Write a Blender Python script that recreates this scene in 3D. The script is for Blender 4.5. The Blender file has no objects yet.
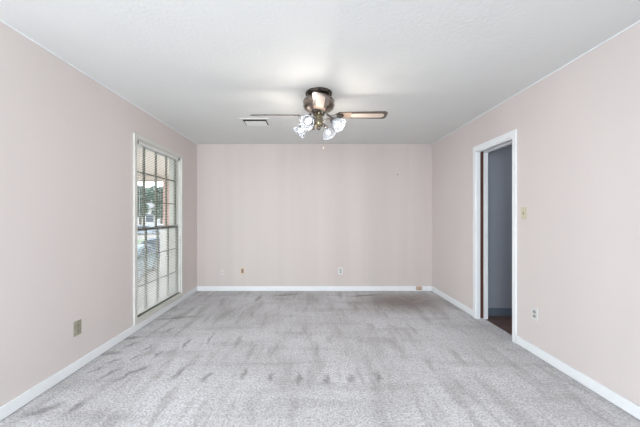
import bpy, bmesh, math, random
from mathutils import Vector, Matrix, noise
R = math.radians
random.seed(7)
sc = bpy.context.scene
C = sc.collection

# ---------------------------------------------------------------- camera, world, light, exposure
CAMZ = 1.246
cam = bpy.data.objects.new('camera', bpy.data.cameras.new('camera'))
C.objects.link(cam)
cam.location = (0, 0, CAMZ); cam.rotation_euler = (R(90), 0, 0)
cam.data.sensor_width = 36; cam.data.lens = 15.975
cam.data.shift_x = 9/640; cam.data.shift_y = 2.5/640
cam.data.clip_start = 0.02; cam.data.clip_end = 400
sc.camera = cam

w = bpy.data.worlds.new('sky'); sc.world = w; w.use_nodes = True
nt = w.node_tree; nt.nodes.clear()
wo = nt.nodes.new('ShaderNodeOutputWorld'); bg = nt.nodes.new('ShaderNodeBackground')
tc = nt.nodes.new('ShaderNodeTexCoord'); sep = nt.nodes.new('ShaderNodeSeparateXYZ')
rp = nt.nodes.new('ShaderNodeValToRGB')
rp.color_ramp.elements[0].position = 0.0; rp.color_ramp.elements[0].color = (0.96, 0.98, 1.0, 1)
rp.color_ramp.elements[1].position = 0.7; rp.color_ramp.elements[1].color = (0.78, 0.86, 1.0, 1)
nt.links.new(tc.outputs['Generated'], sep.inputs[0]); nt.links.new(sep.outputs['Z'], rp.inputs[0])
nt.links.new(rp.outputs[0], bg.inputs[0]); bg.inputs[1].default_value = 3.2
nt.links.new(bg.outputs[0], wo.inputs[0])

def area(name, loc, rot, sx, sy, power, col):
    l = bpy.data.lights.new(name, 'AREA'); l.shape = 'RECTANGLE'; l.size = sx; l.size_y = sy
    l.energy = power; l.color = col
    o = bpy.data.objects.new(name, l); o.location = loc; o.rotation_euler = rot; C.objects.link(o)
    return o
# added area light, sends cool daylight through an invented opening behind the camera
area('rear_daylight_fill', (-.85, -1.62, 1.25), (R(90), 0, R(-18)), 2.0, 2.1, 70, (0.82, 0.90, 1.0))
# added weak area light for the hall, no lamp is seen there
area('hall_fill_light', (3.1, 2.9, 2.38), (0, 0, 0), 0.5, 0.5, 3.2, (0.88, 0.92, 1.0))

sc.view_settings.view_transform = 'Standard'; sc.view_settings.look = 'None'
sc.view_settings.gamma = 1; sc.view_settings.use_curve_mapping = False
sc.view_settings.exposure = 0.66
LAMP_W = 2.5

# ---------------------------------------------------------------- materials
def rgb(r, g, b):
    f = lambda c: (c/255/12.92 if c/255 <= .04045 else ((c/255+.055)/1.055)**2.4)
    return (f(r), f(g), f(b), 1)

def mat(name, col, rough=0.5, metal=0.0, noise_amt=0.0, nscale=8, nstretch=(1, 1, 1), bump=0.0, bscale=60, bdist=0.01,
        emit=None, estr=0, trans=0.0, spec=None, alpha=None):
    m = bpy.data.materials.new(name); m.use_nodes = True
    nt = m.node_tree; b = nt.nodes['Principled BSDF']
    b.inputs['Base Color'].default_value = col
    b.inputs['Roughness'].default_value = rough; b.inputs['Metallic'].default_value = metal
    if spec is not None: b.inputs['Specular IOR Level'].default_value = spec
    if trans: b.inputs['Transmission Weight'].default_value = trans
    if emit: b.inputs['Emission Color'].default_value = emit; b.inputs['Emission Strength'].default_value = estr
    tc = nt.nodes.new('ShaderNodeTexCoord'); mp = nt.nodes.new('ShaderNodeMapping')
    mp.inputs['Scale'].default_value = nstretch
    nt.links.new(tc.outputs['Object'], mp.inputs[0])
    nz = nt.nodes.new('ShaderNodeTexNoise'); nz.inputs['Scale'].default_value = nscale; nz.inputs['Detail'].default_value = 4
    nt.links.new(mp.outputs[0], nz.inputs[0])
    mr = nt.nodes.new('ShaderNodeMapRange'); mr.inputs[1].default_value = .3; mr.inputs[2].default_value = .7
    mr.inputs[3].default_value = 1-noise_amt; mr.inputs[4].default_value = 1+noise_amt*.4
    nt.links.new(nz.outputs[0], mr.inputs[0])
    hs = nt.nodes.new('ShaderNodeHueSaturation'); hs.inputs['Color'].default_value = col
    nt.links.new(mr.outputs[0], hs.inputs['Value']); nt.links.new(hs.outputs[0], b.inputs['Base Color'])
    if bump:
        n2 = nt.nodes.new('ShaderNodeTexNoise'); n2.inputs['Scale'].default_value = bscale; n2.inputs['Detail'].default_value = 3
        nt.links.new(tc.outputs['Object'], n2.inputs[0])
        bp = nt.nodes.new('ShaderNodeBump'); bp.inputs['Strength'].default_value = bump; bp.inputs['Distance'].default_value = bdist
        nt.links.new(n2.outputs[0], bp.inputs['Height']); nt.links.new(bp.outputs[0], b.inputs['Normal'])
    return m

M = {}
M['wall'] = mat('pink_wall_paint', rgb(216, 208, 204), .6, 0, .035, 1.6, (1, 1, .25), .12, 120, .003)
M['wall_back'] = mat('pink_wall_light_streaks', rgb(210, 201, 196), .6, 0, .07, 3.2, (1, 1, .04), .12, 120, .003)  # vertical streaks of light from the window blind painted into the wall colour
M['ceiling'] = mat('ceiling_paint', rgb(224, 226, 224), .7, 0, .02, 2, (1, 1, 1), .35, 45, .006)
M['trim'] = mat('white_trim_paint', rgb(238, 242, 243), .35, 0, .03, 4)
M['cream_trim'] = mat('cream_window_paint', rgb(214, 214, 208), .4, 0, .05, 6)
M['sash'] = mat('olive_grey_sash', rgb(122, 125, 110), .45, 0, .06, 9)
M['sash_backlit'] = mat('backlit_sash_shade', rgb(78, 82, 78), .4, .3, .05, 9)  # sash colour darkened, the backlit shade is put into it
M['slat'] = mat('white_vinyl_slat', rgb(230, 232, 229), .4, 0, .02, 9)
M['cord'] = mat('white_cord', rgb(210, 210, 205), .8)
M['hall_wall'] = mat('hall_wall_dim_tint', rgb(140, 144, 152), .6, 0, .03, 2)  # dim bluish light on the hall wall put into its colour
M['hall_base'] = mat('hall_baseboard_shade_tint', rgb(92, 102, 114), .5, 0, .03, 2)  # baseboard colour darkened for the shade it stands in
M['brown_wood'] = mat('stained_brown_door_wood', rgb(88, 50, 38), .45, 0, .25, 9, (8, 8, .5))
M['nickel'] = mat('brushed_nickel', rgb(178, 172, 164), .24, 1, .1, 20)
M['dark_nickel'] = mat('dark_pewter', rgb(104, 98, 92), .25, 1, .2, 20)
M['brown_pewter'] = mat('brown_pewter', rgb(150, 138, 128), .28, 1, .15, 20)
M['brass'] = mat('antique_brass', rgb(150, 142, 118), .25, 1, .2, 20)
M['walnut'] = mat('dark_walnut_blade', rgb(86, 76, 69), .4, 0, .25, 7, (1, 8, 8))
M['tan'] = mat('tan_oak_blade', rgb(166, 146, 128), .4, 0, .2, 7, (1, 8, 8))
M['cream'] = mat('cream_cane_inset', rgb(204, 190, 178), .5, 0, .06, 60)
M['almond'] = mat('almond_plastic', rgb(206, 200, 176), .35, 0, .03, 9)
M['white_plastic'] = mat('white_plastic', rgb(216, 217, 213), .35, 0, .03, 9)
M['beige_plastic'] = mat('beige_plastic', rgb(214, 198, 176), .35, 0, .03, 9)
M['brown_plastic'] = mat('brown_plastic', rgb(132, 108, 90), .35, 0, .05, 9)
M['olive'] = mat('tarnished_brass_plate', rgb(164, 160, 142), .4, .2, .15, 30)
M['dark'] = mat('dark_recess', rgb(42, 40, 38), .7)
M['grey_slot'] = mat('grey_receptacle', rgb(158, 158, 154), .5)
M['tan_plastic'] = mat('tan_plastic', rgb(192, 172, 150), .4, 0, .05, 20)
M['steel'] = mat('steel_screw', rgb(150, 150, 145), .3, 1)
M['brick'] = None

def glass_shade():
    m = bpy.data.materials.new('ribbed_frosted_glass'); m.use_nodes = True; nt = m.node_tree; nt.nodes.clear(); N = nt.nodes.new
    o = N('ShaderNodeOutputMaterial'); t = N('ShaderNodeBsdfTransparent'); g = N('ShaderNodeBsdfGlossy'); g.inputs['Roughness'].default_value = .12
    t.inputs[0].default_value = (.96, .98, 1, 1)
    d = N('ShaderNodeBsdfTranslucent'); d.inputs[0].default_value = (.19, .21, .24, 1); d2 = N('ShaderNodeBsdfDiffuse'); d2.inputs[0].default_value = (.19, .21, .24, 1)
    m1 = N('ShaderNodeMixShader'); m2 = N('ShaderNodeMixShader'); m3 = N('ShaderNodeMixShader')
    L = nt.links.new
    m1.inputs[0].default_value = .5; L(d.outputs[0], m1.inputs[1]); L(d2.outputs[0], m1.inputs[2])
    lw = N('ShaderNodeLayerWeight'); lw.inputs[0].default_value = .35
    mr = N('ShaderNodeMapRange'); mr.inputs[3].default_value = .4; mr.inputs[4].default_value = .75; L(lw.outputs['Facing'], mr.inputs[0])
    L(mr.outputs[0], m2.inputs[0]); L(t.outputs[0], m2.inputs[1]); L(m1.outputs[0], m2.inputs[2])
    m3.inputs[0].default_value = .08; L(m2.outputs[0], m3.inputs[1]); L(g.outputs[0], m3.inputs[2]); L(m3.outputs[0], o.inputs[0])
    return m
M['shade'] = glass_shade()
M['bulb'] = mat('lit_bulb', (1, 1, 1, 1), .5, emit=(0.95, 0.97, 1, 1), estr=.7)

def pane():
    m = bpy.data.materials.new('window_glass'); m.use_nodes = True; nt = m.node_tree; nt.nodes.clear()
    o = nt.nodes.new('ShaderNodeOutputMaterial'); t = nt.nodes.new('ShaderNodeBsdfTransparent')
    g = nt.nodes.new('ShaderNodeBsdfGlossy'); g.inputs['Roughness'].default_value = .02
    t.inputs[0].default_value = (.95, .975, .97, 1)
    mx = nt.nodes.new('ShaderNodeMixShader')
    mx.inputs[0].default_value = .04; nt.links.new(t.outputs[0], mx.inputs[1]); nt.links.new(g.outputs[0], mx.inputs[2])
    nt.links.new(mx.outputs[0], o.inputs[0]); return m
M['glass'] = pane()

def brick_mat():
    m = bpy.data.materials.new('pink_red_brick'); m.use_nodes = True; nt = m.node_tree; b = nt.nodes['Principled BSDF']
    tc = nt.nodes.new('ShaderNodeTexCoord'); sp = nt.nodes.new('ShaderNodeSeparateXYZ'); cb = nt.nodes.new('ShaderNodeCombineXYZ')
    ad = nt.nodes.new('ShaderNodeMath'); ad.operation = 'ADD'
    nt.links.new(tc.outputs['Object'], sp.inputs[0]); nt.links.new(sp.outputs[0], ad.inputs[0]); nt.links.new(sp.outputs[1], ad.inputs[1])
    nt.links.new(ad.outputs[0], cb.inputs[0]); nt.links.new(sp.outputs[2], cb.inputs[1])
    bk = nt.nodes.new('ShaderNodeTexBrick'); bk.inputs['Scale'].default_value = 1
    bk.inputs['Brick Width'].default_value = .2; bk.inputs['Row Height'].default_value = .075; bk.inputs['Mortar Size'].default_value = .008
    bk.inputs['Color1'].default_value = rgb(186, 144, 132); bk.inputs['Color2'].default_value = rgb(168, 126, 116); bk.inputs['Mortar'].default_value = rgb(206, 196, 188)
    nt.links.new(cb.outputs[0], bk.inputs[0]); nt.links.new(bk.outputs[0], b.inputs['Base Color']); b.inputs['Roughness'].default_value = .85
    return m
M['brick'] = brick_mat()

def wood_floor_mat():
    m = bpy.data.materials.new('dark_red_brown_planks'); m.use_nodes = True; nt = m.node_tree; b = nt.nodes['Principled BSDF']
    tc = nt.nodes.new('ShaderNodeTexCoord')
    bk = nt.nodes.new('ShaderNodeTexBrick'); bk.inputs['Scale'].default_value = 1
    bk.inputs['Brick Width'].default_value = .9; bk.inputs['Row Height'].default_value = .09; bk.inputs['Mortar Size'].default_value = .002
    bk.inputs['Color1'].default_value = rgb(126, 98, 88); bk.inputs['Color2'].default_value = rgb(108, 80, 72); bk.inputs['Mortar'].default_value = rgb(50, 32, 28)
    nt.links.new(tc.outputs['Object'], bk.inputs[0])
    mp = nt.nodes.new('ShaderNodeMapping'); mp.inputs['Scale'].default_value = (3, 30, 1)
    nz = nt.nodes.new('ShaderNodeTexNoise'); nz.inputs['Scale'].default_value = 2
    nt.links.new(tc.outputs['Object'], mp.inputs[0]); nt.links.new(mp.outputs[0], nz.inputs[0])
    mx = nt.nodes.new('ShaderNodeMix'); mx.data_type = 'RGBA'; mx.blend_type = 'MULTIPLY'; mx.inputs[0].default_value = .5
    nt.links.new(bk.outputs[0], mx.inputs[6]); nt.links.new(nz.outputs[0], mx.inputs[7]); nt.links.new(mx.outputs[2], b.inputs['Base Color'])
    b.inputs['Roughness'].default_value = .35; return m
M['wood_floor'] = wood_floor_mat()

def out(px, D): return ((px-311)*D/284, D)
def floor_at(px, py):
    D = CAMZ*284/(py-216); return ((px-311)*D/284, D)

def carpet_mat():
    m = bpy.data.materials.new('grey_cut_pile_carpet'); m.use_nodes = True; nt = m.node_tree; L = nt.links; N = nt.nodes.new
    b = nt.nodes['Principled BSDF']; b.inputs['Roughness'].default_value = .95; b.inputs['Specular IOR Level'].default_value = .1
    tc = N('ShaderNodeTexCoord')
    def nz(scale, stretch=(1, 1, 1), rot=0, detail=3, lo=.35, hi=.65, src=None):
        mp = N('ShaderNodeMapping'); mp.inputs['Scale'].default_value = stretch; mp.inputs['Rotation'].default_value = (0, 0, R(rot))
        L.new(src or tc.outputs['Object'], mp.inputs[0])
        n = N('ShaderNodeTexNoise'); n.inputs['Scale'].default_value = scale; n.inputs['Detail'].default_value = detail
        L.new(mp.outputs[0], n.inputs[0])
        r = N('ShaderNodeMapRange'); r.interpolation_type = 'SMOOTHSTEP'; r.inputs[1].default_value = lo; r.inputs[2].default_value = hi
        L.new(n.outputs[0], r.inputs[0]); return r.outputs[0]
    def mix(fac, a, bb, mode='MIX'):
        x = N('ShaderNodeMix'); x.data_type = 'RGBA'; x.blend_type = mode
        if isinstance(fac, float): x.inputs[0].default_value = fac
        else: L.new(fac, x.inputs[0])
        for i, v in ((6, a), (7, bb)):
            if isinstance(v, tuple): x.inputs[i].default_value = v
            else: L.new(v, x.inputs[i])
        return x.outputs[2]
    def mth(op, a, bb=0.0):
        x = N('ShaderNodeMath'); x.operation = op; x.use_clamp = op in ('ADD',)
        for i, v in ((0, a), (1, bb)):
            if isinstance(v, (int, float)): x.inputs[i].default_value = v
            else: L.new(v, x.inputs[i])
        return x.outputs[0]
    # warp of the coordinates so that marks are ragged
    wn = N('ShaderNodeTexNoise'); wn.inputs['Scale'].default_value = 14; wn.inputs['Detail'].default_value = 4; L.new(tc.outputs['Object'], wn.inputs[0])
    vs = N('ShaderNodeVectorMath'); vs.operation = 'SUBTRACT'; vs.inputs[1].default_value = (.5, .5, .5); L.new(wn.outputs['Color'], vs.inputs[0])
    vm = N('ShaderNodeVectorMath'); vm.operation = 'SCALE'; vm.inputs['Scale'].default_value = .10; L.new(vs.outputs[0], vm.inputs[0])
    va = N('ShaderNodeVectorMath'); va.operation = 'ADD'; L.new(tc.outputs['Object'], va.inputs[0]); L.new(vm.outputs[0], va.inputs[1])
    warped = va.outputs[0]
    col = mix(nz(1.3, (1, 1, 1), 0, 5), rgb(216, 215, 216), rgb(233, 233, 235))
    # strokes of the vacuum cleaner
    col = mix(mth('MULTIPLY', nz(5.0, (1, .22, 1), -50, 5, .50, .66), .32), col, rgb(164, 160, 158))
    col = mix(mth('MULTIPLY', nz(5.0, (.2, 1.3, 1), 6, 5, .50, .68), .26), col, rgb(166, 162, 160))
    col = mix(mth('MULTIPLY', nz(9.0, (1, .20, 1), -42, 5, .54, .68), .38), col, rgb(164, 158, 155))
    col = mix(mth('MULTIPLY', nz(7.0, (1, .25, 1), -60, 5, .54, .68), .50), col, rgb(232, 231, 233))
    def blob(p, q, w):
        c = ((p[0]+q[0])/2, (p[1]+q[1])/2); ln = max(math.hypot(q[0]-p[0], q[1]-p[1])/2, .02); an = math.atan2(q[1]-p[1], q[0]-p[0])
        s = N('ShaderNodeVectorMath'); s.operation = 'SUBTRACT'; s.inputs[1].default_value = (c[0], c[1], 0); L.new(warped, s.inputs[0])
        mp = N('ShaderNodeMapping'); mp.inputs['Rotation'].default_value = (0, 0, -an); L.new(s.outputs[0], mp.inputs[0])
        m2 = N('ShaderNodeVectorMath'); m2.operation = 'MULTIPLY'; m2.inputs[1].default_value = (1/(ln*1.3), 1/w, 0); L.new(mp.outputs[0], m2.inputs[0])
        le = N('ShaderNodeVectorMath'); le.operation = 'LENGTH'; L.new(m2.outputs[0], le.inputs[0])
        r = N('ShaderNodeMapRange'); r.interpolation_type = 'SMOOTHSTEP'
        r.inputs[1].default_value = 1; r.inputs[2].default_value = .15; r.inputs[3].default_value = 0; r.inputs[4].default_value = 1
        L.new(le.outputs['Value'], r.inputs[0]); return r.outputs[0]
    marks = [((120, 349), (140, 341), .03), ((104, 364), (124, 358), .03), ((140, 352), (156, 343), .025), ((86, 374), (104, 366), .025),
             ((150, 361), (163, 350), .02), ((128, 362), (140, 354), .02), ((180, 350), (192, 338), .02), ((206, 345), (214, 332), .02), ((160, 334), (178, 326), .03),
             ((112, 341), (146, 336), .05), ((98, 354), (124, 352), .05), ((95, 382), (122, 366), .04), ((112, 383), (146, 365), .035),
             ((134, 374), (152, 364), .03), ((168, 382), (188, 365), .035), ((199, 383), (213, 371), .035), ((241, 379), (247, 367), .03),
             ((269, 383), (272, 371), .03), ((297, 386), (300, 372), .04), ((326, 386), (327, 374), .05), ((352, 384), (350, 374), .05),
             ((380, 384), (377, 370), .035), ((20, 417), (66, 404), .05), ((66, 415), (84, 402), .04),
             ((150, 320), (200, 316), .05), ((255, 302), (262, 295), .05), ((270, 296), (300, 294), .07), ((345, 297), (385, 294), .06)]
    acc = None
    for a, c, wd in marks:
        v = blob(floor_at(*a), floor_at(*c), wd)
        acc = v if acc is None else mth('ADD', acc, v)
    col = mix(mth('MULTIPLY', acc, .62), col, rgb(138, 133, 131))
    # brownish worn patch in the far right corner with paler scuffs on it
    worn = blob(floor_at(352, 303), floor_at(452, 300), .62)
    worn = mth('MULTIPLY', worn, .8)
    col = mix(worn, col, rgb(148, 136, 128))
    acc = None
    for a, c, wd in [((396, 296), (410, 301), .05), ((412, 303), (432, 297), .05), ((380, 294), (392, 298), .04), ((418, 296), (428, 300), .04)]:
        v = blob(floor_at(*a), floor_at(*c), wd)
        acc = v if acc is None else mth('ADD', acc, v)
    col = mix(mth('MULTIPLY', acc, .75), col, rgb(200, 184, 180))
    # tuft speckle
    col = mix(.55, col, mix(nz(75, (1, 1, 1), 0, 3, .3, .66), (.3, .3, .3, 1), (1, 1, 1, 1)), 'MULTIPLY')
    col = mix(mth('MULTIPLY', nz(24, (1, 1, 1), 0, 4, .4, .75), .22), col, rgb(140, 138, 138))
    L.new(col, b.inputs['Base Color'])
    n2 = N('ShaderNodeTexNoise'); n2.inputs['Scale'].default_value = 110; n2.inputs['Detail'].default_value = 3; L.new(tc.outputs['Object'], n2.inputs[0])
    bp = N('ShaderNodeBump'); bp.inputs['Strength'].default_value = .6; bp.inputs['Distance'].default_value = .012
    L.new(n2.outputs[0], bp.inputs['Height']); L.new(bp.outputs[0], b.inputs['Normal'])
    return m
M['carpet'] = carpet_mat()
M['concrete'] = mat('pale_concrete', rgb(144, 136, 128), .9, 0, .12, 1.2)
M['grass'] = mat('lawn', rgb(120, 132, 96), .95, 0, .3, 3)
M['leaf'] = mat('tree_leaves', rgb(96, 118, 104), .7, 0, .4, 2)
M['bark'] = mat('bark', rgb(96, 84, 74), .9, 0, .3, 6)
M['render_wall'] = mat('pale_siding', rgb(198, 198, 196), .8, 0, .05, 3)
M['soffit'] = mat('cream_soffit_paint', rgb(196, 182, 170), .7, 0, .05, 3)
M['roof'] = mat('grey_shingle', rgb(132, 126, 124), .9, 0, .2, 5)
M['tyre'] = mat('tyre_rubber', rgb(44, 44, 46), .8)
M['car_glass'] = mat('car_window_glass', rgb(60, 72, 82), .08, 0)
M['headlight'] = mat('clear_headlight', rgb(225, 230, 235), .15, .2)
M['blue_paint'] = mat('dark_blue_car_paint', rgb(70, 86, 108), .25, .3)
M['teal_paint'] = mat('grey_green_car_paint', rgb(104, 124, 128), .25, .3)
M['white_paint'] = mat('white_car_paint', rgb(222, 226, 230), .3)
M['silver_paint'] = mat('silver_car_paint', rgb(160, 170, 182), .25, .3)

# ---------------------------------------------------------------- mesh helpers
class MB:
    def __init__(s): s.bm = bmesh.new()
    def box(s, x0, x1, y0, y1, z0, z1, bev=0.0):
        b = bmesh.new(); bmesh.ops.create_cube(b, size=1)
        for v in b.verts: v.co = Vector(((x0+x1)/2+v.co.x*(x1-x0), (y0+y1)/2+v.co.y*(y1-y0), (z0+z1)/2+v.co.z*(z1-z0)))
        if bev: bmesh.ops.bevel(b, geom=b.edges[:], offset=bev, segments=2, profile=.7, affect='EDGES')
        return s.merge(b)
    def merge(s, b, mx=None):
        if mx is not None: b.transform(mx)
        me = bpy.data.meshes.new('t'); b.to_mesh(me); b.free(); s.bm.from_mesh(me); bpy.data.meshes.remove(me); return s
    def lathe(s, prof, n=40, mx=None, closed=False):
        b = bmesh.new(); rings = []
        for r, z in prof:
            if r < 1e-5: rings.append([b.verts.new((0, 0, z))])
            else: rings.append([b.verts.new((r*math.cos(2*math.pi*i/n), r*math.sin(2*math.pi*i/n), z)) for i in range(n)])
        for a, c in zip(rings, rings[1:]):
            for i in range(n):
                j = (i+1) % n
                if len(a) == 1 and len(c) == 1: continue
                if len(a) == 1: b.faces.new((a[0], c[j], c[i]))
                elif len(c) == 1: b.faces.new((a[i], a[j], c[0]))
                else: b.faces.new((a[i], a[j], c[j], c[i]))
        if closed:
            if len(rings[0]) > 1: b.faces.new(rings[0][::-1])
            if len(rings[-1]) > 1: b.faces.new(rings[-1])
        bmesh.ops.recalc_face_normals(b, faces=b.faces[:])
        return s.merge(b, mx)
    def tube(s, pts, r, n=10):
        b = bmesh.new(); pts = [Vector(p) for p in pts]; rings = []
        rr = r if isinstance(r, (list, tuple)) else [r]*len(pts)
        for i, p in enumerate(pts):
            t = (pts[min(i+1, len(pts)-1)]-pts[max(i-1, 0)]).normalized()
            up = Vector((0, 0, 1)) if abs(t.z) < .95 else Vector((1, 0, 0))
            a = t.cross(up).normalized(); c = t.cross(a)
            rings.append([b.verts.new(p+a*rr[i]*math.cos(2*math.pi*k/n)+c*rr[i]*math.sin(2*math.pi*k/n)) for k in range(n)])
        for A, B in zip(rings, rings[1:]):
            for k in range(n): b.faces.new((A[k], A[(k+1) % n], B[(k+1) % n], B[k]))
        b.faces.new(rings[0][::-1]); b.faces.new(rings[-1])
        bmesh.ops.recalc_face_normals(b, faces=b.faces[:])
        return s.merge(b)
    def prism(s, outline, z0, z1, mx=None, bev=0.0):   # outline in xy, extruded along z
        b = bmesh.new(); vs = [b.verts.new((x, y, z0)) for x, y in outline]; f = b.faces.new(vs)
        e = bmesh.ops.extrude_face_region(b, geom=[f])
        for v in e['geom']:
            if isinstance(v, bmesh.types.BMVert): v.co.z = z1
        bmesh.ops.recalc_face_normals(b, faces=b.faces[:])
        if bev: bmesh.ops.bevel(b, geom=[q for q in b.edges if abs(q.verts[0].co.z-q.verts[1].co.z) < 1e-6], offset=bev, segments=2, affect='EDGES')
        return s.merge(b, mx)
    def build(s, name, m, parent=None, origin=None, smooth=False):
        """vertices are in world space (or in the space of origin when given)"""
        me = bpy.data.meshes.new(name); o = bpy.data.objects.new(name, me); C.objects.link(o)
        if parent is not None:
            off = root_loc(parent)
            bmesh.ops.translate(s.bm, verts=s.bm.verts[:], vec=-off); o.parent = parent
        elif origin is not None:
            bmesh.ops.translate(s.bm, verts=s.bm.verts[:], vec=-Vector(origin)); o.location = origin
        s.bm.to_mesh(me); s.bm.free(); me.materials.append(m)
        if smooth:
            for p in me.polygons: p.use_smooth = True
            me.set_sharp_from_angle(angle=R(38))
        return o
def root_loc(o):
    v = Vector((0, 0, 0))
    while o is not None: v += o.location; o = o.parent
    return v
def tag(o, label=None, cat=None, group=None, kind=None):
    if label: o['label'] = label
    if cat: o['category'] = cat
    if group: o['group'] = group
    if kind: o['kind'] = kind
    return o
def thing(name, loc, label, cat, group=None):
    o = bpy.data.objects.new(name, None); C.objects.link(o); o.location = loc; o.empty_display_size = .1
    return tag(o, label, cat, group)
def struct(o, label=None): return tag(o, label, kind='structure')

# ---------------------------------------------------------------- room shell
XL, XR, YB, YF, H = -1.89, 2.01, 4.71, -1.5, 2.44
WY0, WY1, WZ0, WZ1 = 3.062, 4.112, .125, 2.085       # window hole
DY0, DY1, DZ = 2.817, 3.445, 2.03                     # door hole
WT = .115
struct(MB().box(XL-.16, XR+.09, YF-.16, YB+.16, -.1, 0).build('floor', M['carpet']), 'worn light grey cut pile carpet with vacuum and traffic marks')
struct(MB().box(XL-.16, XR+WT, YF-.16, YB+.16, H, H+.12).build('ceiling', M['ceiling']), 'off white lightly textured ceiling')
struct(MB().box(XL-.16, XR+WT, YB, YB+.16, 0, H).build('wall_back', M['wall_back']), 'pale pink far wall')
m_ = MB(); m_.box(XL-.16, XL, YF-.16, WY0, 0, H); m_.box(XL-.16, XL, WY1, YB, 0, H)
m_.box(XL-.16, XL, WY0, WY1, 0, WZ0); m_.box(XL-.16, XL, WY0, WY1, WZ1, H)
struct(m_.build('wall_left', M['wall']), 'pale pink wall with the tall window')
PS0, PS1 = XR+.04, XR+.078      # slot of the pocket door
m_ = MB(); m_.box(XR, XR+WT, YF-.16, DY0, 0, H); m_.box(XR, XR+.033, DY1, YB, 0, H); m_.box(XR+.085, XR+WT, DY1, YB, 0, H)
m_.box(XR, XR+WT, DY0, DY1, DZ+.02, H)
struct(m_.build('wall_right', M['wall']), 'pale pink wall with the open doorway')
m_ = MB(); m_.box(XL, -1.8, YF-.16, YF, 0, H); m_.box(.4, XR, YF-.16, YF, 0, H); m_.box(-1.8, .4, YF-.16, YF, 2.35, H)
struct(m_.build('wall_front', M['wall']), 'pale pink wall behind the viewer')

# hall beyond the doorway
HX = 3.9
struct(MB().box(XR+.09, HX, 1.9, 3.62, -.09, -.004).build('floor', M['wood_floor']), 'dark red brown wooden floor of the hall')
struct(MB().box(XR+WT+.0, HX, 3.57, 3.69, -.004, H).build('wall_hall', M['hall_wall']), 'hall wall seen through the doorway, dim bluish light in its colour')
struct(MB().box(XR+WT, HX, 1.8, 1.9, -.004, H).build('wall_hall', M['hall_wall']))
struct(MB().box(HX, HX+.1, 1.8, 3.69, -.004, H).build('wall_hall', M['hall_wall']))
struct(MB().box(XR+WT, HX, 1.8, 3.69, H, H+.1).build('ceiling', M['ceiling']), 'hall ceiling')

def baseboard(name, x0, x1, y0, y1, m, z0=0, h=.078, label=None):
    # moulded top: thick base and thinner cap
    b = MB(); b.box(x0, x1, y0, y1, z0, z0+h, .004)
    return struct(b.build(name, m), label)
T = .014; BZ0 = .006
baseboard('baseboard_back', XL, XR, YB-T, YB, M['trim'], BZ0)
baseboard('baseboard_left', XL, XL+T, YF, YB-T, M['trim'], BZ0)
baseboard('baseboard_right', XR-T, XR, YF, DY0-.05, M['trim'], BZ0)
baseboard('baseboard_right', XR-T, XR, DY1+.055, YB-T, M['trim'], BZ0)
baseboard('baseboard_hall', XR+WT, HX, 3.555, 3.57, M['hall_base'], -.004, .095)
# thin caulked bead where the side walls meet the ceiling
for k, (xa, xb) in enumerate(((XL, XL+.009), (XR-.009, XR))):
    struct(MB().box(xa, xb, YF, YB, H-.010, H, .003).build('trim_%d' % (k+1), M['trim']), 'thin white bead along the ceiling edge')

# ---------------------------------------------------------------- pocket door and its casing
dr = bpy.data.objects.new('door_1', None); C.objects.link(dr); dr.location = (XR+.05, 3.45, 0)
struct(dr, 'brown stained pocket door slid into its slot, white casing round the doorway')
cw = .045
m_ = MB(); m_.box(XR-.016, XR, DY0-cw, DY0, 0, DZ, .002); m_.box(XR-.016, XR, DY1, DY1+.055, 0, DZ, .002)
m_.box(XR-.016, XR, DY0-cw, DY1+.055, DZ, DZ+.062, .002)
m_.build('door_casing', M['trim'], dr)
m_ = MB(); m_.box(XR-.004, XR+.038, DY1-.012, DY1+.001, 0, DZ, .002); m_.box(XR+.08, XR+WT+.01, DY1-.02, DY1+.001, 0, DZ, .002)
m_.box(XR-.004, XR+WT+.005, DY0-.001, DY0+.005, 0, DZ, .002)
m_.box(XR-.004, XR+.038, DY0, DY1, DZ-.012, DZ+.02, .002); m_.box(XR+.08, XR+WT+.01, DY0, DY1, DZ-.022, DZ+.02, .002)
m_.build('door_jamb', M['trim'], dr)
MB().box(XR+.041, XR+.077, DY1-.004, DY1+.62, .01, DZ+.01, .002).build('door_leaf', M['brown_wood'], dr)['label'] = 'dark brown stained edge of the sliding door'
MB().box(XR+.038, XR+.08, DY0, DY1-.006, DZ+.004, DZ+.02).build('door_track', M['dark'], dr)

# ---------------------------------------------------------------- window
wd = bpy.data.objects.new('window_1', None); C.objects.link(wd); wd.location = (XL, (WY0+WY1)/2, WZ0)
struct(wd, 'tall double hung window with twelve panes in each half, cream frame')
m_ = MB(); c = .046
m_.box(XL, XL+.02, WY0-c, WY0, WZ0-c, WZ1+c, .003); m_.box(XL, XL+.02, WY1, WY1+c, WZ0-c, WZ1+c, .003)
m_.box(XL, XL+.02, WY0, WY1, WZ1, WZ1+c, .003); m_.box(XL, XL+.024, WY0, WY1, WZ0-c, WZ0, .003)
m_.build('window_casing', M['cream_trim'], wd)
m_ = MB(); m_.box(XL-.16, XL+.002, WY0, WY0+.012, WZ0, WZ1); m_.box(XL-.16, XL+.002, WY1-.012, WY1, WZ0, WZ1)
m_.box(XL-.16, XL+.002, WY0, WY1, WZ1-.012, WZ1); m_.box(XL-.16, XL+.002, WY0, WY1, WZ0, WZ0+.012)
m_.build('window_frame', M['cream_trim'], wd)
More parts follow.
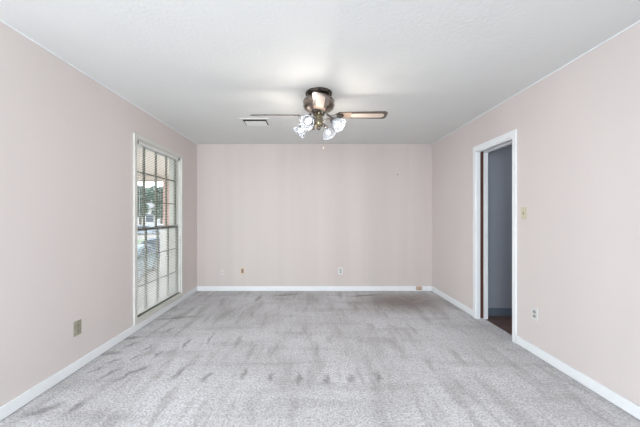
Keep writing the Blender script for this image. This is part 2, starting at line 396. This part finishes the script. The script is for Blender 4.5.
def sash(x0, x1, z0, z1, dark_bottom, dark_top):
    xm = (x0+x1)/2; y0, y1 = WY0+.012, WY1-.012; s = .024
    m_ = MB(); m_.box(x0, x1, y0, y0+s, z0, z1, .002); m_.box(x0, x1, y1-s, y1, z0, z1, .002)
    m_.box(x0, x1, y0, y1, z1-s, z1, .002) ; m_.box(x0, x1, y0, y1, z0, z0+s, .002)
    for k in (1, 2, 3):
        y = y0+(y1-y0)*k/4; m_.box(xm-.009, xm+.011, y-.011, y+.011, z0, z1, .002)
    for k in (1, 2):
        z = z0+(z1-z0)*k/3; m_.box(xm-.007, xm+.009, y0, y1, z-.006, z+.006, .002)
    s_ = m_.build('window_sash', M['sash'], wd)
    MB().box(xm-.002, xm+.002, y0+.01, y1-.01, z0+.01, z1-.01).build('window_pane', M['glass'], s_)
    return s_
sash(XL-.082, XL-.060, 1.09, WZ1-.012, 0, 0)
s_ = sash(XL-.058, XL-.038, WZ0+.012, 1.10, 0, 0)
MB().box(XL-.070, XL-.0365, WY0+.013, WY1-.013, 1.082, 1.112, .003).build('meeting_rail', M['sash_backlit'], wd)['label'] = 'meeting rail with its backlit shade in the colour'
MB().box(XL-.060, XL-.036, WY1-.02, WY1-.012, WZ0+.012, 1.10, .001).build('side_channel', M['sash_backlit'], wd)
MB().box(XL-.036, XL+.001, WY0+.013, WY1-.013, WZ0+.012, WZ0+.018, .001).build('sill_shade_strip', M['sash'], wd)  # dark strip laid on the sill, its shade put into the colour

# mini blind
bl = thing('mini_blind', (XL-.025, (WY0+WY1)/2, WZ0+.03), 'white horizontal mini blind lowered over the window with its slats open', 'window blind')
by0, by1 = WY0+.018, WY1-.018
m_ = MB(); m_.box(XL-.034, XL-.006, by0, by1, WZ1-.045, WZ1-.013, .002); m_.build('headrail', M['slat'], bl)
for y in (by0+.02, by1-.02): MB().box(XL-.006, XL-.001, y-.018, y+.018, WZ1-.05, WZ1-.013, .001).build('bracket', M['steel'], bl)
m_ = MB(); z = WZ0+.06; n = 0
while z < WZ1-.055:
    b = bmesh.new(); prof = []
    for k in range(5):
        u = -1+k/2; prof.append((XL-.0215+u*.0125, z+.0018*(1-u*u)-u*.0012))
    for i in range(4):
        a, c2 = prof[i], prof[i+1]
        q = [b.verts.new((a[0], by0, a[1])), b.verts.new((c2[0], by0, c2[1])), b.verts.new((c2[0], by1, c2[1])), b.verts.new((a[0], by1, a[1]))]
        b.faces.new(q)
    bmesh.ops.remove_doubles(b, verts=b.verts[:], dist=1e-5)
    bmesh.ops.solidify(b, geom=b.faces[:], thickness=.0006)
    m_.merge(b); z += .0205; n += 1
m_.build('slats', M['slat'], bl)
MB().box(XL-.033, XL-.010, by0, by1, WZ0+.030, WZ0+.044, .003).build('bottom_rail', M['slat'], bl)
for y in (by0+.10, (by0+by1)/2, by1-.10):
    m_ = MB()
    for x in (XL-.0345, XL-.0085): m_.tube([(x, y, WZ0+.04), (x, y, WZ1-.045)], .0009, 6)
    m_.build('ladder_cord', M['cord'], bl)
m_ = MB(); m_.tube([(XL-.003, by0+.05, WZ1-.045), (XL-.001, by0+.05, 1.25)], .003, 8); m_.build('tilt_wand', M['slat'], bl, smooth=True)

# ---------------------------------------------------------------- ceiling fan
FX, FY = .075, 2.75
fan = thing('ceiling_fan', (FX, FY, H), 'pewter ceiling fan with four wood blades and four lit glass lamps below', 'ceiling fan')
def F(x, y, z): return Matrix.Translation((FX+x, FY+y, z))
MB().lathe([(0, H), (.118, H), (.128, H-.004), (.130, H-.012), (.124, H-.022), (.112, H-.030), (.10, H-.034), (.085, H-.038), (0, H-.038)], 48, F(0, 0, 0)).build('canopy', M['dark_nickel'], fan, smooth=True)
# vent slots round the canopy
m_ = MB()
for k in range(20):
    a = 2*math.pi*k/20; b = bmesh.new(); bmesh.ops.create_cube(b, size=1)
    m_.merge(b, F(0, 0, H-.027) @ Matrix.Rotation(a, 4, 'Z') @ Matrix.Translation((.119, 0, 0)) @ Matrix.Rotation(R(48), 4, 'Y') @ Matrix.Diagonal((.012, .018, .004, 1)))
m_.build('vent_ring', M['dark'], fan)
MB().lathe([(.0, 2.403), (.096, 2.403), (.112, 2.390), (.140, 2.368), (.148, 2.355), (.148, 2.305), (.142, 2.288), (.120, 2.272), (.085, 2.262), (.070, 2.250), (.060, 2.238), (0, 2.238)], 56, F(0, 0, 0)).build('motor_housing', M['brown_pewter'], fan, smooth=True)
m_ = MB()
for zz in (2.350, 2.310): m_.lathe([(.147, zz-.004), (.1515, zz), (.147, zz+.004)], 56, F(0, 0, 0))
m_.build('trim_band', M['nickel'], fan, smooth=True)
MB().lathe([(0, 2.240), (.052, 2.240), (.056, 2.230), (.052, 2.218), (.040, 2.212), (.032, 2.205), (.029, 2.18), (.031, 2.172), (.040, 2.166), (.043, 2.140), (.036, 2.122), (.024, 2.108), (0, 2.106)], 40, F(0, 0, 0)).build('light_fitting', M['brass'], fan, smooth=True)
MB().lathe([(0, 2.108), (.014, 2.106), (.020, 2.098), (.018, 2.088), (.008, 2.080), (0, 2.078)], 20, F(0, 0, 0)).build('finial', M['dark_nickel'], fan, smooth=True)
# blades: tilted as one rotor
BZ = 2.222
TILT = Matrix.Translation((FX, FY, BZ)) @ Matrix.Rotation(R(6.3), 4, 'X')
def rounded_blade(r0, r1, w0, w1, e, rr):
    pts = []; n = 8
    pts += [(r0, -w0/2+.01), (r0+.008, -w0/2)]
    hw = w1/2
    for k in range(n+1):
        a = -math.pi/2+math.pi/2*k/n; pts.append((r1-rr+rr*math.cos(a), -hw+rr+rr*math.sin(a)))
    for k in range(n+1):
        a = math.pi/2*k/n; pts.append((r1-rr+rr*math.cos(a), hw-rr+rr*math.sin(a)))
    pts += [(r0+.008, w0/2), (r0, w0/2-.01)]
    return [(x, y) for x, y in pts]
for k, az in enumerate((0, 90, 180, 270)):
    mx = TILT @ Matrix.Rotation(R(az), 4, 'Z') @ Matrix.Rotation(R(-15.5), 4, 'X')
    b = MB().prism(rounded_blade(.185, .66, .108, .134, 0, .038), -.003, .005, mx, .0012).build('blade', M['walnut'], fan)
    MB().prism(rounded_blade(.19, .315, .098, .105, 0, .004), -.0045, -.0028, mx).build('blade_root', M['tan'], b)['label'] = 'tan wood section near the hub'
    pn = [(.31+.03*math.cos(a), .03*math.sin(a)) for a in [math.pi/2+math.pi*q/10 for q in range(11)]]
    pn = [(x+.03, y*1.15) for x, y in pn]
    pn2 = [(.60+.032*math.cos(a), .036*math.sin(a)) for a in [-math.pi/2+math.pi*q/10 for q in range(11)]]
    MB().prism(pn+pn2, -.0060, -.0030, mx).build('blade_panel', M['cream'], b)['label'] = 'cream inset panel'
    # iron
    m_ = MB(); mz = TILT @ Matrix.Rotation(R(az), 4, 'Z')
    for s in (-1, 1):
        pts = [(.075, s*.012, .012), (.11, s*.016, -.012), (.145, s*.030, -.016), (.175, s*.034, -.006), (.205, s*.030, -.008)]
        pts = [mz @ Matrix.Rotation(R(-15.5)*min(1, max(0, (p[0]-.1)/.07)), 4, 'X') @ Vector(p) for p in pts]
        m_.tube(pts, [.007, .007, .006, .006, .005], 8)
    m_.prism([(.165, -.042), (.225, -.042), (.245, 0), (.225, .042), (.165, .042), (.178, 0)], -.008, -.0035, mx)
    m_.build('blade_iron', M['dark_nickel'], b, smooth=True)
# four lamps
for az in (240, 330, 60, 150):
    a = R(az); d = Vector((math.cos(a), math.sin(a), 0)); P = Vector((FX, FY, 0))
    pts = [P+d*r+Vector((0, 0, z)) for r, z in ((.045, 2.150), (.075, 2.163), (.105, 2.168), (.128, 2.162), (.142, 2.148))]
    arm = MB().tube(pts, .008, 10).build('lamp_arm', M['nickel'], fan, smooth=True)
    axis = (d*.80+Vector((0, 0, -.60))).normalized()
    base = P+d*.142+Vector((0, 0, 2.148))
    q = Vector((0, 0, 1)).rotation_difference(axis).to_matrix().to_4x4(); mx = Matrix.Translation(base) @ q
    MB().lathe([(0, -.012), (.018, -.010), (.024, 0), (.026, .018), (.022, .022), (0, .022)], 24, mx).build('lamp_holder', M['nickel'], arm, smooth=True)
    # ribbed tulip shade
    sh = MB(); sh.lathe([(.024, .006), (.030, .018), (.042, .034), (.052, .056), (.057, .080), (.062, .098), (.070, .108), (.068, .1095), (.059, .099), (.054, .080), (.049, .056), (.039, .035), (.027, .020), (.021, .008)], 48, None)
    for v in sh.bm.verts:
        an = math.atan2(v.co.y, v.co.x); f = 1+.035*math.cos(12*an)*min(1, v.co.z/.05); v.co.x *= f; v.co.y *= f
    sh.bm.transform(mx)
    so = sh.build('lamp_shade', M['shade'], arm, smooth=True)
    MB().lathe([(0, .020), (.012, .022), (.014, .034), (.024, .052), (.028, .068), (.024, .084), (.012, .094), (0, .097)], 24, mx).build('bulb', M['bulb'], so, smooth=True)
    l = bpy.data.lights.new('bulb_light', 'POINT'); l.energy = LAMP_W; l.color = (1.0, .90, .80); l.shadow_soft_size = .03
    lo = bpy.data.objects.new('bulb_light', l); C.objects.link(lo); lo.location = base+axis*.15
# pull chain
m_ = MB(); cx, cy = FX+.045, FY-.02
for k in range(60):
    b = bmesh.new(); bmesh.ops.create_icosphere(b, subdivisions=1, radius=.0016); m_.merge(b, Matrix.Translation((cx, cy, 2.125-k*.0035)))
ch = m_.build('pull_chain', M['nickel'], fan, smooth=True)
MB().lathe([(0, 0), (.005, -.004), (.007, -.016), (.006, -.03), (0, -.034)], 14, Matrix.Translation((cx, cy, 1.918))).build('chain_pull', M['cream'], ch, smooth=True)

# ---------------------------------------------------------------- ceiling vent
vx0, vx1, vy0, vy1 = -.88, -.52, 3.46, 3.76
vt = thing('ceiling_vent', ((vx0+vx1)/2, (vy0+vy1)/2, H), 'white rectangular air vent with louvres in the ceiling left of the fan', 'vent')
m_ = MB(); f = .032
m_.box(vx0, vx1, vy0, vy0+f, H-.009, H, .003); m_.box(vx0, vx1, vy1-f, vy1, H-.009, H, .003)
m_.box(vx0, vx0+f, vy0+f, vy1-f, H-.009, H, .003); m_.box(vx1-f, vx1, vy0+f, vy1-f, H-.009, H, .003)
m_.build('frame', M['white_plastic'], vt)
MB().box(vx0+f, vx1-f, vy0+f, vy1-f, H-.002, H).build('backing', M['dark'], vt)
m_ = MB(); n = 6
for k in range(n):
    y = vy0+f+.085+(vy1-vy0-2*f-.097)*k/(n-1)
    b = bmesh.new(); bmesh.ops.create_cube(b, size=1)
    sgn = -1
    m_.merge(b, Matrix.Translation(((vx0+vx1)/2, y, H-.009)) @ Matrix.Rotation(R(28*sgn), 4, 'X') @ Matrix.Diagonal((vx1-vx0-2*f-.03, .024, .0012, 1)))
m_.build('louvres', M['white_plastic'], vt)

# ---------------------------------------------------------------- wall plates
def plate(name, loc, ang, label, cat, pm, face, kind, w=.072, h=.116, group=None):
    """plate facing -y in its own space, then turned by ang about z"""
    t = thing(name, loc, label, cat, group); t.rotation_euler = (0, 0, ang)
    def add(n, mb, m, par=t):
        me = bpy.data.meshes.new(n); mb.bm.to_mesh(me); mb.bm.free(); o = bpy.data.objects.new(n, me); C.objects.link(o)
        me.materials.append(m); o.parent = par; return o
    b = MB().box(-w/2, w/2, -.006, 0, -h/2, h/2, .0025); pl = add('cover_plate', b, pm)
    if kind == 'outlet':
        for s in (-1, 1):
            oc = [(.0165*math.cos(a)*1.0, max(-.0125, min(.0125, .0165*math.sin(a)))) for a in [2*math.pi*q/24 for q in range(24)]]
            mb = MB(); mb.prism(oc, 0, .0025, Matrix.Translation((0, -.0058, s*.0195)) @ Matrix.Rotation(R(90), 4, 'X'))
            rc = add('receptacle', mb, face)
            mb = MB()
            for dx in (-.006, .006): mb.box(dx-.001, dx+.001, -.0088, -.0082, s*.0195-.002, s*.0195+.006)
            mb.box(-.002, .002, -.0088, -.0082, s*.0195-.009, s*.0195-.005)
            add('slots', mb, M['dark'], rc)
        add('screw', MB().lathe([(0, 0), (.003, 0), (.0025, .0012), (0, .0015)], 12, Matrix.Translation((0, -.0058, 0)) @ Matrix.Rotation(R(90), 4, 'X')), M['steel'])
    elif kind == 'switch':
        add('toggle_surround', MB().box(-.0055, .0055, -.0072, -.0055, -.0125, .0125, .0005), M['brown_plastic'])
        b = MB(); b.prism([(-.0057, -.005), (-.0075, -.005), (-.018, .006), (-.016, .0095), (-.0057, .004)], -.0035, .0035, Matrix(((0, 0, 1, 0), (1, 0, 0, 0), (0, 1, 0, 0), (0, 0, 0, 1))))
        add('toggle', b, M['almond'])
        for s in (-1, 1): add('screw', MB().lathe([(0, 0), (.003, 0), (.0025, .0012), (0, .0015)], 12, Matrix.Translation((0, -.0058, s*.03)) @ Matrix.Rotation(R(90), 4, 'X')), M['steel'])
    elif kind == 'block':
        add('recessed_face', MB().box(-.017, .017, -.0085, -.0055, -.034, .034, .001), face)
        for s in (-1, 1): add('screw', MB().lathe([(0, 0), (.003, 0), (.0025, .0012), (0, .0015)], 12, Matrix.Translation((0, -.0058, s*.042)) @ Matrix.Rotation(R(90), 4, 'X')), M['steel'])
    elif kind == 'blank':
        add('port', MB().box(-.012, .012, -.0075, -.0055, -.005, .005, .001), M['grey_slot'])
    return t
plate('wall_outlet', (XL, 2.295, .342), R(90), 'tarnished olive brass outlet on the left wall, nearest to the viewer', 'outlet', M['olive'], M['olive'], 'outlet')
plate('wall_outlet', ((242.5-311)*.01658, YB, .335), 0, 'beige wall plate with tall brown centre on the far wall', 'outlet', M['beige_plastic'], M['brown_plastic'], 'block', .082, .122)
plate('wall_jack', ((222.5-311)*.01658, YB, .315), 0, 'wall coloured jack plate near the far left corner', 'wall plate', M['wall'], M['grey_slot'], 'blank', .06, .085)
plate('wall_outlet', ((340.5-311)*.01658, YB, .335), 0, 'white outlet with grey sockets in the middle of the far wall', 'outlet', M['white_plastic'], M['grey_slot'], 'outlet')
plate('wall_outlet', (XR, 2.548, .367), R(-90), 'white double outlet low on the right wall beside the doorway', 'outlet', M['white_plastic'], M['grey_slot'], 'outlet')
plate('light_switch', (XR, 2.68, 1.272), R(-90), 'almond toggle light switch beside the doorway', 'light switch', M['almond'], M['almond'], 'switch')
# surface telephone jack on the far baseboard
jx = (418.5-311)*.01658
j = thing('phone_jack', (jx, YB-T, .035), 'small tan phone jack box on the far baseboard, right corner', 'phone jack')
MB().box(jx-.05, jx+.05, YB-T-.024, YB-T, .025, .085, .006).build('housing', M['tan_plastic'], j)
MB().box(jx-.012, jx+.012, YB-T-.0255, YB-T-.0235, .033, .047, .001).build('socket', M['dark'], j)
# nail hole in the far wall, drawn as a small brown stud
nx, nz_ = (397.5-311)*.01658, CAMZ+(216-174.5)*.01658
nl = MB(); nl.lathe([(0, 0), (.010, 0), (.009, .006), (.0, .008)], 14, Matrix.Translation((nx, YB, nz_)) @ Matrix.Rotation(R(90), 4, 'X'))
tag(nl.build('wall_nailhole', M['brown_plastic'], origin=None), 'tiny brown hook high on the right of the far wall', 'nailhole')
# rubber door bump on right wall baseboard
# ---------------------------------------------------------------- outdoors, seen through the blind
G = -1.6
struct(MB().box(-140, XL-.3, -40, 160, G-.2, G).build('ground', M['concrete']), 'pale concrete drive and street')
struct(MB().box(-60, -11.5, 24, 34, G, G+.05).build('lawn', M['grass']), 'strip of lawn across the drive')
px_ = out(163, 9.6)[0]
pb = thing('brick_pillar', (px_+.12, 9.72, G), 'pink red brick pillar outside the window', 'pillar')
MB().box(px_, px_+.215, 9.6, 9.84, G, 2.52).build('shaft', M['brick'], pb)
MB().box(px_-.04, px_+.26, 9.56, 9.88, 2.52, 2.6, .01).build('capital', M['render_wall'], pb)
m_ = MB(); m_.box(px_-.05, px_+.27, 9.50, 9.598, G, .82)
for k in range(5): m_.box(px_-.04+.07*k, px_-.01+.07*k, 9.49, 9.50, G, .80)
m_.box(px_-.07, px_+.29, 9.47, 9.598, .82, .86, .01)
m_.build('pedestal', M['render_wall'], pb)['label'] = 'white boarded lower half of the pillar'
tag(MB().box(px_+.27, px_+.41, 9.6, 9.74, G, 2.6, .01).build('porch_post', M['render_wall'], origin=None), 'white square post beside the brick pillar outside', 'post')

m_ = MB(); m_.box(-7.5, XL-.2, -1, 10.3, 2.62, 2.75); m_.box(-7.5, XL-.2, 9.55, 9.95, 2.5, 2.62); m_.box(-7.6, XL-.2, 10.25, 10.4, 2.5, 2.85)
struct(m_.build('porch_roof', M['soffit']), 'pale soffit of the porch roof outside the window')

def car(loc, rot, paint, label):
    t = thing('car', loc, label, 'car', None); t.rotation_euler = (0, 0, rot)
    def add(n, mb, m, par=t, sm=True):
        me = bpy.data.meshes.new(n); mb.bm.to_mesh(me); mb.bm.free(); o = bpy.data.objects.new(n, me); C.objects.link(o); me.materials.append(m); o.parent = par
        if sm:
            for p in me.polygons: p.use_smooth = True
            me.set_sharp_from_angle(angle=R(35))
        return o
    side = Matrix.Rotation(R(90), 4, 'X')
    body = [(-2.2, .35), (-2.25, .6), (-2.2, .86), (-1.75, .95), (-1.1, .98), (1.0, .95), (1.9, .82), (2.22, .68), (2.28, .45), (2.2, .28), (1.75, .24), (-1.8, .24)]
    mb = MB(); mb.prism(body, -.86, .86, side, .06); bd = add('body', mb, paint)
    cab = [(-1.95, .93), (-1.45, 1.36), (-.9, 1.46), (.1, 1.46), (.55, 1.36), (1.15, .93)]
    mb = MB(); mb.prism(cab, -.72, .72, side, .07); add('roof', mb, paint)
    mb = MB()
    for s in (-1, 1):
        y0 = s*.715; y1 = s*.735
        for q in ([(-1.6, .98), (-1.3, 1.32), (-.45, 1.38), (-.45, .98)], [(-.38, .98), (-.38, 1.38), (.35, 1.34), (.95, .98)]):
            mb.prism(q, min(y0, y1), max(y0, y1), side)
    mb.merge(_quad([(1.18, -.6, .97), (1.18, .6, .97), (.6, .54, 1.35), (.6, -.54, 1.35)])); mb.merge(_quad([(-1.98, -.6, .97), (-1.98, .6, .97), (-1.5, .54, 1.33), (-1.5, -.54, 1.33)]))
    add('windows', mb, M['car_glass'], sm=False)
    for x in (-1.35, 1.4):
        for s in (-1, 1):
            mb = MB(); mb.lathe([(0, -.1), (.28, -.1), (.33, -.07), (.33, .07), (.28, .1), (0, .1)], 28, Matrix.Translation((x, s*.8, .33)) @ Matrix.Rotation(R(90), 4, 'X'))
            wv = add('wheel', mb, M['tyre'])
            mb = MB(); mb.lathe([(0, .108), (.08, .11), (.19, .104), (.19, .09), (0, .09)], 20, Matrix.Translation((x, s*.8, .33)) @ Matrix.Rotation(R(-90*s), 4, 'X'))
            add('hubcap', mb, M['silver_paint'], wv)
    for s in (-1, 1): add('headlight', MB().box(2.16, 2.29, s*.62-.16, s*.62+.16, .56, .70, .02), M['headlight'], bd)
    for s in (-1, 1): add('side_mirror', MB().box(.75, .9, s*.92-.08, s*.92+.08, .95, 1.08, .02), paint, bd)
    return t
def _quad(p, off=.012):
    b = bmesh.new(); vs = [b.verts.new(q) for q in p]; b.faces.new(vs); bmesh.ops.recalc_face_normals(b, faces=b.faces[:])
    bmesh.ops.solidify(b, geom=b.faces[:], thickness=off); return b
x, y = out(138, 13.2); car((x-.5, y, G), R(-75), M['teal_paint'], 'grey green car parked outside, nearest to the window')
x, y = out(157, 18.2); car((x, y, G), R(-150), M['blue_paint'], 'dark blue car outside between the lower window bars')
x, y = out(147, 44); car((x, y, G+.0), R(10), M['silver_paint'], 'silver car parked far across the street')
x, y = out(167, 47.5); car((x, y, G+.0), R(4), M['white_paint'], 'white car far across the street by the house')
# house across the street
hb = thing('house', (-42, 66, G), 'pale house across the street with a grey roof', 'house')
MB().box(-54, -32, 62, 72, G, G+4.4).build('wall', M['render_wall'], hb)
m_ = MB(); m_.prism([(-.8, 0), (5, 2.4), (10.8, 0)], 0, 23, Matrix.Translation((-54.5, 62, G+4.4)) @ Matrix(((0, 0, 1, 0), (1, 0, 0, 0), (0, 1, 0, 0), (0, 0, 0, 1))))
m_.build('roof', M['roof'], hb)
for x0 in (-52, -46, -40.5, -36):
    MB().box(x0, x0+1.6, 61.93, 62.02, G+1.6, G+3.2).build('window', M['car_glass'], hb)
# trees
def tree(loc, h, r, seed, label):
    t = thing('tree', loc, label, 'tree', None); rnd = random.Random(seed); P = Vector(loc)
    MB().tube([P, P+Vector((.1, 0, h*.3)), P+Vector((0, .1, h*.6))], [.28, .2, .1], 10).build('trunk', M['bark'], t)
    mb = bmesh.new(); cl = [(Vector((rnd.uniform(-.6, .6)*r, rnd.uniform(-.6, .6)*r, h*rnd.uniform(.38, .9))), r*rnd.uniform(.35, .6)) for _ in range(11)]
    for i in range(2600):
        c0, cr = rnd.choice(cl); v = Vector((rnd.gauss(0, 1), rnd.gauss(0, 1), rnd.gauss(0, 1))).normalized()*cr*rnd.uniform(.6, 1)
        p = P+c0+v; q = Matrix.Rotation(rnd.uniform(0, 6.3), 3, 'Z') @ Matrix.Rotation(rnd.uniform(0, 3.1), 3, 'X'); s = rnd.uniform(.16, .34)
        mb.faces.new([mb.verts.new(p+q @ Vector(k)*s) for k in ((-1, -.5, 0), (0, -.7, .1), (1, 0, 0), (0, .7, .1), (-1, .5, 0))])
    m = MB(); m.merge(mb); m.build('crown', M['leaf'], t)
for i, (px, D, h, r, lb) in enumerate(((140, 51, 8.5, 2.4, 'broad tree across the street, leftmost in the window'), (161, 57, 8.5, 2.2, 'smaller green tree in the middle of the window view'),
                                   (171, 80, 12, 3.6, 'tall tree behind the brick pillar'))):
    x, y = out(px, D); tree((x, y, G), h, r, 20+i, lb)
